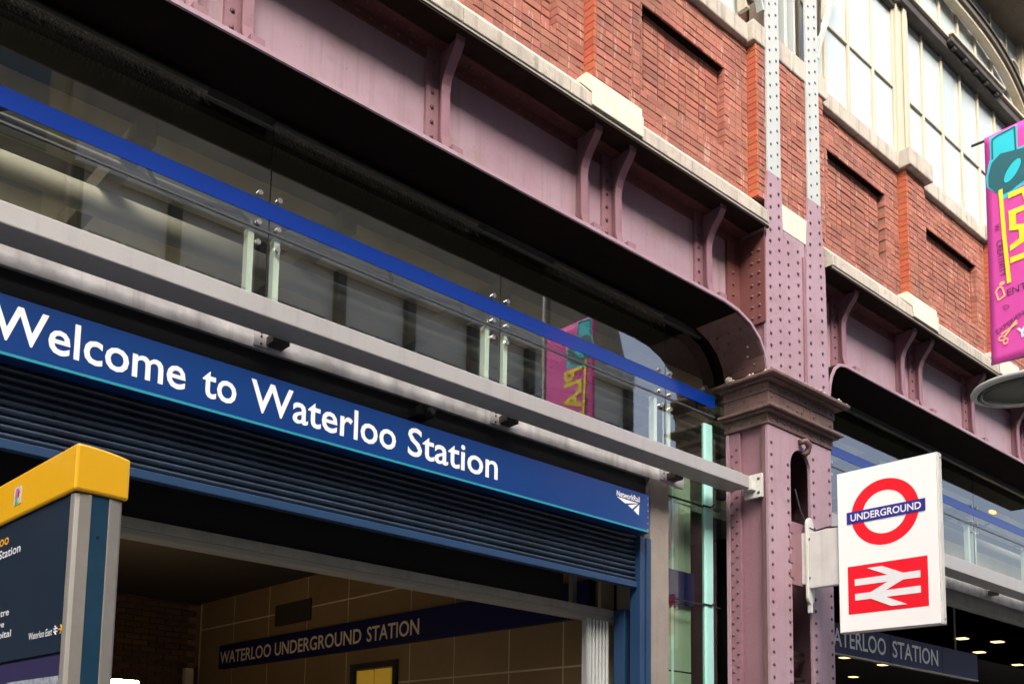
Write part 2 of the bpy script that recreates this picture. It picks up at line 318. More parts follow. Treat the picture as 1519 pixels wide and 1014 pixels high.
def brick_wall(label, x0, x1, pil, panels, skip_ret, vis):
    py = lambda a,b: .014 if abs((a+b)/2-7.86) < .45 else PY
    t = thing('brick_wall', label, 'wall', ((x0+x1)/2, WY, ZB))
    bl = []; holes = [(a,b,7.0,7.75) for a,b in panels]
    bl += lay(x0, x1, ZB, ZT, WY, WY+.1, holes=holes+[(a,b,0,99) for a,b in pil])
    for a,b in panels: bl += lay(a, b, 7.0, 7.75, PAN, PAN+.08, bond=1)
    # pilasters: ordinary bricks in front, orange slips on the left return only
    for a,b in pil:
        yp = py(a,b); bl += lay(a+(.032 if a != x0 else 0), b, ZB-.02, ZT, yp, yp+.12)
        if a != x0:
            n = 23; ch = (ZT-ZB+.02)/n
            for i in range(n): bl.append(((a+.015, (yp+.14)/2+.002, ZB-.02+ch*(i+.5)), (.03, .14-yp, ch-.0065), 'brick_red'))
    put_bricks(t, bl, vis)
    back = MB().box(x0, x1, PAN+.0112, .5, ZB, ZT)
    xs = sorted([x0,x1]+[q for p in panels for q in p])
    for i in range(0, len(xs)-1, 2): back.box(xs[i]+(.012 if i else 0), xs[i+1]-(.012 if i+2 < len(xs) else 0), WY+.004, PAN+.01, ZB+.001, ZT-.001)
    for a,b in panels:
        back.box(a-.011, b+.011, WY+.004, PAN+.01, ZB+.002, 7.0-.012); back.box(a-.011, b+.011, WY+.004, PAN+.01, 7.762, ZT-.002)
        part('panel_shadow_strip', bx(a,b,WY+.012,PAN+.004,7.742,7.7495), 'soot_and_shade', t)  # black strip painted in for the shadow line at the panel head
    for a,b in pil: back.box(a+.007, b-.007, py(a,b)+.005, WY+.003, ZB, ZT-.003)
    part('mortar_bed', back, 'mortar', t)
    # stone ledge, cut into blocks, breaking forward under each pilaster
    prof = [(-.05,6.425),(-.05,6.53),(-.035,6.545),(.085,6.695),(.30,6.695),(.30,6.425)]
    x, xe = (x0, 7.372) if x0 < 7 else (8.432, x1)
    while x < xe-.05:
        e = min(x+random.uniform(.75,1.05), xe); part('ledge_stone', MB().prism(prof,'X',x+.003,e-.003), 'stone', t, bevel=.006); x = e
    for a,b in pil:
        if py(a,b) != PY: continue
        p2 = [(-.064,6.431),(-.064,6.59),(-.05,6.605),(-.05,6.665),(.0,6.72),(.098,6.72),(.098,6.70),(.05,6.66),(-.038,6.552),(-.053,6.535),(-.053,6.431)]
        part('pilaster_base', MB().prism(p2,'X',a-.09,b+.05), 'stone_clean', t, bevel=.006)
    # coping under the windows
    xs = [x0]; 
    for a,b in pil: xs += [max(x0,a-.05), min(x1,b+.05)]
    xs.append(x1); fwd = False
    for i in range(len(xs)-1):
        p,q = xs[i], xs[i+1]
        if q-p < .02: continue
        y0 = (-.06 if py(p,q) == PY else .0005) if i % 2 else .05; n = max(1, int((q-p)/1.1))
        for k in range(n):
            part('coping_stone', bx(p+(q-p)*k/n+.003, p+(q-p)*(k+1)/n-.003, y0, .32, ZT+.002, ZT+(.20 if i % 2 else .17)), 'stone', t, bevel=.012)
    return t
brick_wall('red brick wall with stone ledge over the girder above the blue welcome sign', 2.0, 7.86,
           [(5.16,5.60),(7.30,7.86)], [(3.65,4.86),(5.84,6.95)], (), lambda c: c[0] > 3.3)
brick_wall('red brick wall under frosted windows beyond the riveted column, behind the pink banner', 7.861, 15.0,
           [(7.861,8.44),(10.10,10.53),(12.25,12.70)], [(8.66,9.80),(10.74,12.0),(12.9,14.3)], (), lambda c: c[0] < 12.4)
# ------------------------------------------------------------------ glazed window screens above the brickwork
def archz(x, c, a=2.95, zs=8.55, h=2.46, p=3.1):
    d = min(abs((x-c)/a), 1); return zs+h*(1-d**p)**(1/p)
def window_screen(label, c, cols, mains, flip):
    t = thing('window_screen', label, 'window', (c,.2,8.28), None)
    lo, hi = cols[0], cols[-1]
    rows = [(8.28,9.24),(9.24,10.22),(10.22,11.25),(11.25,12.4)]
    for a,b in zip(cols[:-1], cols[1:]):
        for z0,z1 in rows:
            q = part('pane', MB().box(-(b-a)/2+.012,(b-a)/2-.012,-.005,.005,-(z1-z0)/2+.012,(z1-z0)/2-.012), 'frosted', t, local=True)
            q.location = Vector(((a+b)/2,.222,(z0+z1)/2))-t.location; q.rotation_euler = (random.gauss(0,.006),0,random.gauss(0,.006))
    for x in cols:
        wd = .02; part('mullion', bx(x-wd,x+wd,.188,.235,8.28,12.4), 'cream', t, bevel=.008)
    for z in (9.24, 11.25):
        part('transom', bx(lo,hi,.196,.23,z-.013,z+.013), 'cream', t)
    for a,b in mains:
        part('main_frame', bx(a,b,.15,.24,8.281,12.4), 'cream', t, bevel=.01)
        part('main_frame_bead', bx((a+b)/2-.03,(a+b)/2+.05,.12,.15,8.282,12.39), 'cream', t, bevel=.01)
    # dark stepped cornice
    for (p,q,y0,z0,z1) in ((lo,mains[0][0],.16,10.16,10.22),(mains[0][0],hi,.09,10.20,10.31)):
        if q-p > .1:
            part('cornice', bx(p,q,y0,.24,z0,z1), 'dark_iron', t, bevel=.01); part('cornice_cap', bx(p,q,y0-.03,.2,z1,z1+.035), 'cream', t, bevel=.006)
    part('cornice_hood', bx(mains[0][0]+1.1,mains[0][0]+2.55,.03,.09,10.255,10.33), 'dark_iron', t, bevel=.01)
    part('cornice_hood_cap', bx(mains[0][0]+1.09,mains[0][0]+2.56,.01,.09,10.331,10.36), 'cream', t, bevel=.006)
    for k in range(5): part('hood_bracket', bx(mains[0][0]+1.2+.3*k,mains[0][0]+1.26+.3*k,0.045,.09,10.225,10.254), 'dark_iron', t)
    # arch rib
    xs = [c-2.95+5.9*i/72 for i in range(73)]
    for nm, o, th, y0, y1, mt in (('arch_rib',0,.07,.06,.17,'wood_beam'),('arch_bead',-.055,.05,.09,.18,'cream'),('arch_cap',.07,.025,.04,.14,'dark_iron')):
        part(nm, MB().strip([(x, archz(x,c)+o) for x in xs], 'Y', y0, y1, th), mt, t)
    # round-headed lights above the arch
    for a,b in zip(cols[:-1], cols[1:]):
        m = (a+b)/2
        if abs(m-c) > 1.1: part('round_head', MB().strip(arc(m, 11.05, (b-a)/2-.03, 180, 0, 12), 'Y', .17, .212, .03), 'cream', t)
    return t
window_screen('frosted arched window screen with dark stepped cornice above the brick wall beside the pink banner', 11.4,
              [8.36,8.84,9.31,9.83,10.30,10.57,11.0,11.5,12.0,12.5,13.0,13.5,13.9], [(10.30,10.57),(13.9,14.2)], False)
window_screen('frosted arched window screen above the brick wall over the welcome sign, left of the column', 4.34,
              [2.3,2.8,3.3,3.8,4.3,4.8,5.17,5.44,5.9,6.42,6.9,7.34], [(5.17,5.44)], True)
tag(part('stone_cornice', MB().prism([(0.02,11.55),(-.28,11.70),(-.33,12.05),(.5,12.05),(.5,11.55)],'X',2,15.2), 'cornice_stone', bevel=.01), 'dark stained stone cornice running along above the arched windows', 'cornice')
core = thing('station_core', 'plain upper wall of the station behind the window screens', 'building', (7.5,3,0))
part('upper_wall', bx(-6,26,.36,.6,8.0,12.6), 'mortar', core); part('roof_slab', bx(-6,26,.3,1.0,12.6,12.9).box(-6,26,3.2,12,12.6,12.9), 'concrete', core)
for k in range(16): part('roof_pane', bx(-6+2*k+.03,-4+2*k-.03,1.0,3.2,12.7,12.72), 'glass_side', core)
part('back_wall', bx(-6,26,11.8,12,0,12.6), 'int_dark', core)
part('end_wall', bx(-6.2,-6,.36,12,0,12.6), 'int_dark', core); part('end_wall', bx(26,26.2,.36,12,0,12.6), 'int_dark', core)
# ------------------------------------------------------------------ plate girders
def stiffener_mesh(side):
    path = [(.055,5.637),(.095,5.647),(.135,5.67),(.165,5.72),(.178,5.79),(.182,6.08),(.176,6.15),(.155,6.21),(.12,6.27),(.07,6.335),(.045,6.38),(.04,6.42)]
    mb = MB()
    mb.strip(path, 'X', -.036, .036, -.012)
    n = len(path)
    for i in range(n-1):
        a, b = path[i], path[i+1]; mb.prism([(a[0]+.005,a[1]),(b[0]+.005,b[1]),(.258,b[1]),(.258,a[1])], 'X', -.008, .008)
    s = -1 if side == 'L' else 1
    leg = MB().box(*(sorted((s*.012, s*.12))), .238, .262, 5.575, 6.42)
    riv = MB()
    for k in range(7): riv.dome((s*.072, .238, 5.68+.105*k), (0,-1,0), .017)
    foot = MB().box(-.045,.045,.05,.12,5.566,5.648)
    return mb, leg, riv, foot
STF = {}
for s_ in 'LR':
    mb, leg, riv, foot = stiffener_mesh(s_); STF[s_] = []
    for nm, q, mt in (('stiffener',mb,'purple'),('angle',leg,'purple'),('rivets',riv,'rivet_dark'),('foot',foot,'purple')):
        me = q.mesh(nm); me.materials.append(M[mt]); STF[s_].append((nm, me))
def girder(label, x0, x1, stiffs, curves):
    t = thing('plate_girder', label, 'girder', ((x0+x1)/2, .26, 5.53), 'riveted girders on the column')
    part('web', bx(x0,x1,.262,.30,5.562,6.42), 'purple_pale', t)
    part('top_angle', MB().prism([(.262,6.42),(.15,6.42),(.15,6.408),(.247,6.408),(.247,6.33),(.262,6.33)],'X',x0,x1), 'rust_red', t)
    part('top_flange', bx(x0,x1,-.03,.34,6.374+.05,6.4245), 'soot_and_shade', t) if False else None
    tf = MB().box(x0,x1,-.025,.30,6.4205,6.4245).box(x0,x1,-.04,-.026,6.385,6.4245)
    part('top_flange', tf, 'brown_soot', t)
    part('edge_angle', bx(x0,x1,-.046,-.041,6.400,6.414), 'concrete', t)
    # bottom flange, ends curve down on to the capital
    zf = 5.535; path = []
    c0, c1 = curves
    if c0: path += [(x0+.0, 5.16),(x0+.015,5.27),(x0+.05,5.37),(x0+.11,5.46),(x0+.19,5.515),(x0+.30,zf)]
    else: path += [(x0,zf)]
    if c1: path += [(x1-.62,zf),(x1-.42,5.515),(x1-.24,5.46),(x1-.11,5.37),(x1-.03,5.26),(x1,5.14)]
    else: path += [(x1,zf)]
    part('flange_edge', MB().strip(path,'Y',-.004,.012,.026), 'purple_pale', t)
    part('soffit', MB().strip(path,'Y',.0125,.62,.024), 'soot_and_shade', t)
    if c1:
        bs = [p for p in path if p[0] >= x1-.43]
        part('haunch', MB().prism(bs+[(x1+.0,5.562),(x1-.43,5.562)],'Y',.2,.30), 'purple', t)
        part('haunch_plate', MB().strip([(a-.004,b-.006) for a,b in bs],'Y',.014,.40,-.006), 'purple_dark', t)
        rv = MB()
        for k in range(5):
            for y in (.09,.2,.31): rv.dome((x1-.24+.052*k-.012,y+(.03 if k%2 else 0),5.455-.02-.062*k), (-.8,0,-.55), .014)
        part('rivets', rv, 'rivet_dark', t, stuff=True)
    rv = MB(); n = int((x1-x0)/.11)
    for k in range(n):
        x = x0+.05+.11*k; rv.dome((x,.247,6.37),(0,-1,0),.013)
        rv.dome((x+.04,.2,6.408),(0,0,-1),.013)
    part('top_rivets', rv, 'rivet_dark', t, stuff=True)
    rv = MB()
    for x,_ in stiffs:
        for z in (5.63,5.72): rv.dome((x+.27,.262,z),(0,-1,0),.016)
        for z in (5.63,): rv.dome((x-.45,.262,z),(0,-1,0),.016)
    part('web_rivets', rv, 'rivet_dark', t, stuff=True)
    for x, s in stiffs:
        p = None
        for nm, me in STF[s]:
            q = inst(nm, me, p or t, (x,0,0))
            if p is not None: q.location = (0,0,0)
            else: p = q
            if nm == 'rivets': q['kind'] = 'stuff'
    return t
g1 = girder('mauve riveted plate girder above the welcome sign, curving down on to the column', -3, 7.385,
       [(.90,'L'),(2.07,'R'),(2.42,'L'),(3.90,'L'),(5.27,'R'),(5.66,'L'),(6.84,'L')], (False,True))
g2 = girder('mauve riveted plate girder beyond the column, under the brick wall by the pink banner', 8.43, 15,
       [(9.06,'L'),(10.28,'R'),(10.68,'L'),(12.0,'L'),(13.3,'R'),(13.7,'L')], (True,False))
# end angles of the first girder against the column
rv = MB()
for k in range(8):
    for y in (.05,.12): rv.dome((7.371,y,5.62+.1*k),(-1,0,0),.015)
    rv.dome((7.27,.238,5.62+.1*k+.03),(0,-1,0),.015)
part('end_angle', bx(7.372,7.386,.0,.262,5.56,6.38).box(7.19,7.372,.24,.262,5.565,6.38), 'rust_red', g1)
part('end_rivets', rv, 'rivet_dark', g1, stuff=True)
# ------------------------------------------------------------------ riveted column
c = thing('riveted_column', 'tall mauve riveted iron column with capital and pale grey upper straps', 'column', (7.9,.2,.1))
XL, XR, DB = 7.39, 8.42, .40
part('front_plate', bx(XL,7.735,0,.03,.1,4.66), 'purple_pale', c, bevel=.004, label='left front plate with rivets')
part('front_plate', bx(8.06,XR,0,.03,.1,4.66), 'purple_pale', c, bevel=.004)
slot_top = MB(); aa = arc(7.8975, 4.375, .1625, 180, 0, 14)
for i in range(14):
    p, q = aa[i], aa[i+1]; slot_top.prism([p, q, (q[0],4.66), (p[0],4.66)], 'Y', .001, .029)
part('slot_head', slot_top, 'purple_pale', c)
part('batten_plate', bx(7.7355,8.0595,.004,.028,3.33,3.88), 'purple', c, bevel=.003)
part('batten_plate', bx(7.7355,8.0595,.004,.028,.1,.9), 'purple', c, bevel=.003)
tabs = MB()
for z in (3.42,3.55,3.68,3.81): tabs.box(7.70,7.755,-.006,.0035,z-.035,z+.035)
part('batten_tabs', tabs, 'purple', c)
part('side_web', bx(7.435,7.455,.03,DB,.1,4.70).box(XR-.06,XR-.04,.03,DB,.1,4.70), 'purple', c)
part('back_angle', bx(7.40,7.434,.27,DB,.1,4.655), 'purple', c, bevel=.003)
part('back_flange', bx(7.385,7.399,.37,DB,.1,4.655), 'purple_pale', c)
part('side_lip', bx(XL+.001,XL+.02,.031,.06,.1,4.655), 'purple_dark', c)
part('back_plate', bx(7.456,XR-.061,.36,DB,.1,4.70), 'purple_dark', c)
pb = MB()
for z in (2.55,2.72,2.78): pb.box(7.456,8.3,.22,.25,z,z+.03)
part('tie_bars', pb, 'dark_iron', c)
rv = MB(); z = .2; k = 0
while z < 4.6:
    rv.dome((7.435,0,z),(0,-1,0),.0165); rv.dome((7.69,0,z-.035),(0,-1,0),.0165) if z < 4.5 else None
    rv.dome((8.105,0,z),(0,-1,0),.0165); rv.dome((8.375,0,z-.035),(0,-1,0),.0165)
    rv.dome((7.40,.305,z),(-1,0,0),.014); rv.dome((7.40,.35,z-.045),(-1,0,0),.014)
    z += .105
part('shaft_rivets', rv, 'rivet_dark', c, stuff=True)
# hook over the slot
part('hook', MB().tube([(7.86,-.012,4.60),(7.90,-.05,4.61),(7.95,-.055,4.58),(7.96,-.03,4.53),(7.93,-.01,4.50)], .028, 8), 'purple_dark', c, smooth=True)
# capital
part('capital_band', bx(7.375,8.435,-.012,DB+.01,4.662,4.752), 'capital', c, bevel=.004)
part('lower_moulding', MB().box(7.30,8.50,-.085,DB+.03,4.775,4.803).box(7.33,8.47,-.055,DB+.02,4.753,4.774), 'capital', c, bevel=.008)
part('neck', bx(7.372,8.438,-.018,DB+.01,4.804,5.02), 'capital', c, bevel=.003)
part('neck_band', bx(7.362,8.448,-.028,DB+.012,4.94,5.021), 'capital', c, bevel=.004)
part('neck_seam', bx(8.04,8.06,-.026,-.0185,4.806,4.939), 'capital', c)
part('abacus', MB().box(7.27,8.54,-.13,DB+.06,5.045,5.075).box(7.32,8.49,-.08,DB+.03,5.0215,5.044), 'capital', c, bevel=.008)
rv = MB()
for k in range(10):
    x = 7.41+.109*k; rv.dome((x,-.012,4.707),(0,-1,0),.015); rv.dome((x,-.028,4.98),(0,-1,0),.015)
for k in range(4):
    y = .03+.11*k; rv.dome((7.375,y,4.707),(-1,0,0),.015); rv.dome((7.362,y,4.98),(-1,0,0),.015)
for x,z in ((7.42,4.9),(7.68,4.88),(7.82,4.87),(7.90,4.87),(8.1,4.88),(8.38,4.88)): rv.dome((x,-.018,z),(0,-1,0),.016)
part('capital_rivets', rv, 'rivet_dark', c, stuff=True)
# moss and dust litter along the abacus edge
deb = MB()
for k in range(90):
    s_ = random.uniform(.004,.014); x = random.uniform(7.28,8.5); y = -.125+random.random()**2*.11
    if random.random() < .3: x, y = 7.275+random.random()**2*.1, random.uniform(-.12,.38)
    deb.dome((x,y,5.0745),(0,0,1),s_,1.3,5)
part('dust_litter', deb, 'stone', c, stuff=True)
# upper legs: mauve tapering plates, then pale grey straps
def taper(xa0,xb0,xa1,xb1,z0,z1,y0,y1): return MB().prism([(xa0,z0),(xb0,z0),(xb1,z1),(xa1,z1)],'Y',y0,y1)
part('leg_plate', merge(taper(7.385,7.70,7.385,7.69,5.0755,6.1,-.004,.02), taper(7.385,7.69,7.435,7.645,6.1,6.955,-.004,.02)), 'purple_pale', c)
part('leg_plate', merge(taper(8.03,8.405,8.045,8.38,5.0755,6.3,-.004,.02), taper(8.045,8.38,8.10,8.318,6.3,6.965,-.004,.02)), 'purple_pale', c)
part('centre_plate', bx(7.695,8.035,.008,.03,5.0755,6.50), 'purple_pale', c)
part('centre_seam', bx(7.995,8.028,-.012,.0075,5.0755,6.36), 'purple', c, bevel=.004)
part('infill_block', bx(7.66,8.09,.005,.05,6.505,6.74), 'stone_clean', c)
part('core_plate', bx(7.40,8.39,.031,.45,5.0755,6.424), 'purple', c)
part('strap', bx(7.435,7.645,-.0045,.0095,6.957,12.0), 'grey_strap', c)
part('strap', bx(8.10,8.318,-.0045,.0095,6.967,12.0), 'grey_strap', c)
rv = MB(); z = 5.16
while z < 6.93:
    f = max(0,(z-6.1)/.85)
    for xa, xb in ((7.45+.03*f,7.60),(8.10+.04*f,8.30-.02*f)):
        rv.dome((xa,-.0045,z),(0,-1,0),.0165); rv.dome((xb,-.0045,z-.04),(0,-1,0),.0165)
    if z < 6.45: rv.dome((7.765,.008,z),(0,-1,0),.0165); rv.dome((7.925,.008,z-.03),(0,-1,0),.0165)
    z += .105
part('leg_rivets', rv, 'rivet_dark', c, stuff=True)
rv = MB(); z = 7.0
while z < 11.9:
    for xa, xb in ((7.49,7.595),(8.155,8.26)):
        rv.dome((xa,-.0045,z),(0,-1,0),.014); rv.dome((xb,-.0045,z-.055),(0,-1,0),.014)
    z += .112
part('strap_rivets', rv, 'rivet_grey', c, stuff=True)
# pale iron ribs between the straps and the curved rib springing from the right strap
for x,wd,y in ((7.68,.03,.06),(7.73,.03,.09),(7.80,.10,.12),(7.92,.05,.08),(7.99,.05,.12),(8.05,.03,.07)):
    part('iron_rib', bx(x-wd/2,x+wd/2,y,.3,8.29,12.0), 'cream' if x < 7.75 else 'grey_strap', c, bevel=.004)
SR = [(8.319,8.48),(8.40,8.70),(8.49,8.90),(8.58,9.10),(8.69,9.33),(8.82,9.55),(8.98,9.78)]
part('spring_rib', MB().strip(SR,'Y',.0,.06,-.035), 'grey_strap', c)
part('spring_rib', MB().strip([(7.434-(x-8.319),z) for x,z in SR],'Y',.0,.06,.035), 'grey_strap', c)
tag(part('ceramic_insulator', MB().tube([(7.33,.33,5.0755),(7.33,.33,5.10)],.012,8).lathe([(.008,-.03),(.026,-.018),(.032,0),(.026,.018),(.008,.03)],(7.33,.33,5.12),12), 'ball', smooth=True), 'small cream ball standing on the ledge of the column capital', 'insulator')
# ------------------------------------------------------------------ upper glazing
def glazing(label, x0, x1, joints, z0, z1, stripe_z):
    t = thing('glass_wall', label, 'glazing', ((x0+x1)/2,.45,z0), None)
    xs = [x0]+joints+[x1]
    for a,b in zip(xs[:-1], xs[1:]):
        part('pane', bx(a+.004,b-.004,.452,.464,z0,z1), 'glass', t)
    for x in joints:
        part('joint_seal', bx(x-.0035,x+.0035,.4535,.4625,z0,z1), 'black', t)
        for dx in (-.11,.07):
            part('glass_fin', bx(x+dx-.02,x+dx+.02,.468,.52,z0,4.80), 'fin', t)
            part('fin_bracket', bx(x+dx-.006,x+dx+.006,.468,.60,4.83,4.86), 'steel', t)
        for dx in (-.075,.06):
            for z in (4.845,5.03,4.72): part('clamp_bolt', MB().tube([(x+dx,.436,z),(x+dx,.452,z)],.017,10), 'steel', t)
    part('blue_band', bx(x0,x1,.448,.4515,*stripe_z), 'blue_film', t)
    part('mid_transom', bx(x0,x1,.446,.4655,4.803,4.815), 'pole', t)
    x = x0
    while x < x1-.01:
        e = min(x+1.25,x1); part('head_channel', bx(x+.005,e-.005,.435,.48,5.475,5.53), 'pole', t); x = e
    return t
gz = glazing('dark reflective glass wall with a blue band above the welcome sign', -3, 7.30, [-1.07,.85,2.77,4.69,6.60], 4.30, 5.475, (4.887,4.998))
gz2 = glazing('reflective glass wall with a blue band beyond the column, behind the hanging white sign', 8.50, 15, [9.2,10.9,12.6,14.3], 4.20, 5.475, (4.93,5.03))
# bird spikes along the head of the glass
def spikes(label, x0, x1):
    mb = MB(); x = x0
    while x < x1:
        for d in (-.04,.0,.045):
            a = (x,.40,5.455); b = (x+d+random.uniform(-.01,.01),.40-.05+abs(d),5.455-random.uniform(.06,.085)); mb.tube([a,b],.0022,3,False)
        x += .028
    t = thing('bird_spikes', label, 'bird spikes', (x0,.40,5.46), 'bird spike strips under the girders')
    part('spike_rows', mb, 'bird', t, stuff=True); part('base_strip', bx(x0,x1,.385,.434,5.455,5.475), 'bird', t)
spikes('row of dark bird spikes under the girder above the blue-banded glass, away from the column', .2, 2.3)
spikes('row of dark bird spikes under the girder above the middle of the glass wall', 2.75, 4.4)
spikes('row of dark bird spikes under the girder nearest the riveted column', 5.2, 6.5)
# room behind the glass
ub = thing('upper_lobby', 'dim lobby with beams and pipes behind the upper glass', 'room', (2,2.4,4.3))
part('back_wall', bx(-5.9,25.9,3.0,3.1,4.05,12.5), 'int_tan', ub)
part('ceiling', bx(-5.9,25.9,.63,1.0,5.50,5.56), 'int_dark', ub)
part('floor', bx(-5.9,25.9,.75,3.0,4.05,4.15), 'concrete', ub)
for z in (6.2,7.1): part('cross_tie', bx(-5.9,25.9,2.92,2.999,z,z+.12), 'wood_beam', ub)
for k in range(9):
    x = -1.6+1.9*k; part('cable_loop', MB().tube([(x+.16*i, 1.05+.12*math.sin(i*1.3), 5.34-.16*math.sin(math.pi*i/7)) for i in range(8)],.014,6), 'black', ub, smooth=True)
for k in range(12): part('beam', bx(-2.4+1.5*k,-2.28+1.5*k,.9,2.99,5.36,5.499), 'wood_beam', ub)
for k in range(12): part('post', bx(-2.0+1.5*k,-1.86+1.5*k,2.7,2.85,4.15,5.36), 'wood_beam', ub)
part('duct', MB().tube([(-4,1.6,5.28),(25,1.6,5.28)],.09,14), 'duct', ub, smooth=True)
for y,z in ((1.1,5.40),(1.2,5.33)): part('pipe', MB().tube([(-4,y,z),(25,y,z)],.025,8), 'pipe', ub, smooth=True)
part('hand_rail', MB().tube([(-4,1.3,4.62),(25,1.3,4.62)],.02,8), 'duct', ub, smooth=True)
# ------------------------------------------------------------------ beam, fascia
def edge_beam(label, x0, x1, z0, z1, brackets, plate):
    t = thing('edge_beam', label, 'beam', ((x0+x1)/2,.2,z0), 'grey beams in front of the glass')
    part('beam_body', bx(x0,x1,.12,.32,z0,z1), 'aluminium', t, bevel=.006)
    part('beam_end_cap', bx(x1 if plate == 'R' else x0-.1,x1+.1 if plate == 'R' else x0,.125,.315,z0+.003,z1-.003), 'aluminium', t, bevel=.004)
    for x in brackets:
        b = part('bracket', bx(x-.012,x+.10,.321,.4145,z0-.02,z0+.03), 'dark_iron', t)
        part('bracket_plate', bx(x-.09,x+.0,.402,.4145,z0-.035,z0+.085), 'aluminium', b)
        bo = MB()
        for dz in (.0,.045,.07): bo.dome((x-.045,.402,z0+dz-.02),(0,-1,0),.009)
        part('bolts', bo, 'dark_iron', b)
    return t
eb = edge_beam('long grey metal beam over the welcome sign bolted to the column', -3, 7.20, 4.105, 4.215, [.85,2.77,4.66,6.56], 'R')
part('fixing_plate', bx(7.36,7.388,.045,.21,4.03,4.235), 'bracket', eb, bevel=.003)
part('stub', bx(7.301,7.3595,.10,.17,4.09,4.17), 'bracket', eb, bevel=.003)
bo = MB()
for y,z in ((.075,4.19),(.075,4.07),(.175,4.20)): bo.dome((7.36,y,z),(-1,0,0),.014)
part('bolts', bo, 'dark_iron', eb)
edge_beam('grey metal beam under the glass beyond the column, behind the hanging white sign', 8.6, 15, 4.0, 4.15, [10.4,12.8], 'L')
tag(part('fascia_panel', bx(-3,6.80,.415,.445,4.055,4.299), 'fascia', bevel=.003), 'dirty grey fascia strip between the grey beam and the welcome sign', 'fascia', 'grey fascia strips')
tag(part('fascia_panel', bx(8.5,15,.415,.445,3.93,4.199), 'fascia', bevel=.003), 'dirty grey fascia strip under the beam beyond the column', 'fascia', 'grey fascia strips')
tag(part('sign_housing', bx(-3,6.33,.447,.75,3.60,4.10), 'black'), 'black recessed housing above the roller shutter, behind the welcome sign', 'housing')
tag(part('cctv_camera', MB().box(3.86,3.98,.30,.469,3.93,3.99).tube([(3.92,.30,3.955),(3.92,.25,3.945)],.024,10), 'black', bevel=.004), 'small black box mounted above the word Waterloo on the sign', 'camera')
# ------------------------------------------------------------------ welcome sign
ws = thing('welcome_sign', 'long royal blue sign board with white welcome lettering over the shutter', 'sign', (2.5,.35,3.55))
part('board', bx(-3,6.18,.30,.40,3.551,3.855), 'navy', ws, bevel=.003)
part('hanger', bx(-2.9,6.1,.401,.469,3.70,3.83), 'black', ws)
part('cyan_trim', bx(-3,6.172,.292,.2985,3.552,3.566), 'cyan', ws)
part('end_cap', bx(6.1805,6.19,.302,.40,3.551,3.855), 'navy', ws)
bo = MB()
for k in range(6): bo.dome((6.19,.35,3.575+.05*k),(1,0,0),.006); bo.dome((6.172,.2995,3.575+.05*k),(0,-1,0),.005)
part('screws', bo, 'steel', ws)
U, W_ = (1,0,0), (0,0,1)
for txt, a, b in (('Welcome',1.195,2.215),('to',2.315,2.525),('Waterloo',2.615,3.66),('Station',3.755,4.545)):
    lettering('lettering', txt, (a,.2985,3.632), U, W_, b-a, .178, 'white_letter', ws, bold=.012)
lettering('rail_logo_text', 'NetworkRail', (5.795,.2985,3.775), U, W_, .275, .043, 'white_letter', ws, bold=.015)
lg = lambda pts: poly(pts, (5.795,.2999,3.70), U, W_, 0)
part('rail_logo', merge(lg([(0,.068),(.26,.064),(.10,.034)]), lg([(.135,.026),(.255,.058),(.185,.006)]), lg([(.205,0),(.272,.056),(.265,-.03),(.235,-.016)])), 'white_letter', ws)
# ------------------------------------------------------------------ roller shutter
rs = thing('roller_shutter', 'dark navy roller shutter half lowered under the welcome sign', 'shutter', (2.5,.45,3.14))
prof = [(.47,0),(.460,.003),(.447,.010),(.441,.0205),(.447,.031),(.460,.038),(.47,.041),(.476,.041),(.476,0)]
me = MB().prism(prof,'X',-3,6.205).mesh('slat',rs.location); me.materials.append(M['slat'])
me2 = None
for k in range(9):
    o = bpy.data.objects.new('slat', me); COL.objects.link(o); o.parent = rs; o.location = (0,0,3.19+.0425*k)
part('bottom_rail', bx(-3,6.205,.425,.478,3.138,3.188), 'shutter_blue', rs, bevel=.004)
part('guide_rail', bx(6.207,6.26,.40,.50,.1,3.55).box(6.2601,6.29,.415,.50,.1,3.55).box(6.2901,6.345,.40,.50,.1,3.55), 'shutter_blue', rs, bevel=.003)
tag(part('jamb_post', bx(6.347,6.585,.41,.75,.1,4.053), 'jamb', bevel=.004), 'taupe grey door post between the blue shutter guide and the green glass', 'post')
# side glass right of the post
sg = thing('side_glass', 'narrow green glass panel between the door post and the riveted column', 'glazing', (6.9,.45,.1))
for z0,z1 in ((.1,.95),(.955,3.12),(3.13,3.975),(3.985,4.296)):
    part('pane', bx(6.59,7.128,.452,.464,z0,z1), 'glass_side', sg)
for z in (.952,3.125,3.98): part('joint_seal', bx(6.59,7.36,.449,.467,z-.005,z+.005), 'black', sg)
part('glass_edge', MB().prism([(7.13,.449),(7.15,.44),(7.24,.44),(7.262,.452),(7.262,.47),(7.13,.47)],'Z',.1,4.72), 'teal', sg)
part('edge_clip', MB().tube([(7.11,.445,3.13),(7.20,.43,3.125),(7.27,.44,3.16)],.008,6), 'black', sg)
part('edge_clip', MB().tube([(7.11,.445,3.985),(7.20,.43,3.98),(7.27,.44,4.02)],.008,6), 'black', sg)
part('dark_backing', bx(7.264,7.384,.452,.50,.1,5.0), 'glass_side', sg)
for k,z in enumerate((1.2,2.55,3.35,4.0)): part('inner_tile', bx(6.60,7.12,.58,.60,z+.008,(2.55,3.35,4.0,4.29)[k]-.008), 'pale_tile', sg)
part('inner_tile_joint', bx(6.845,6.86,.565,.579,.1,4.29), 'fin', sg)
part('inner_blue_panel', bx(6.62,7.12,.545,.563,3.12,3.40), 'sign_navy', sg)
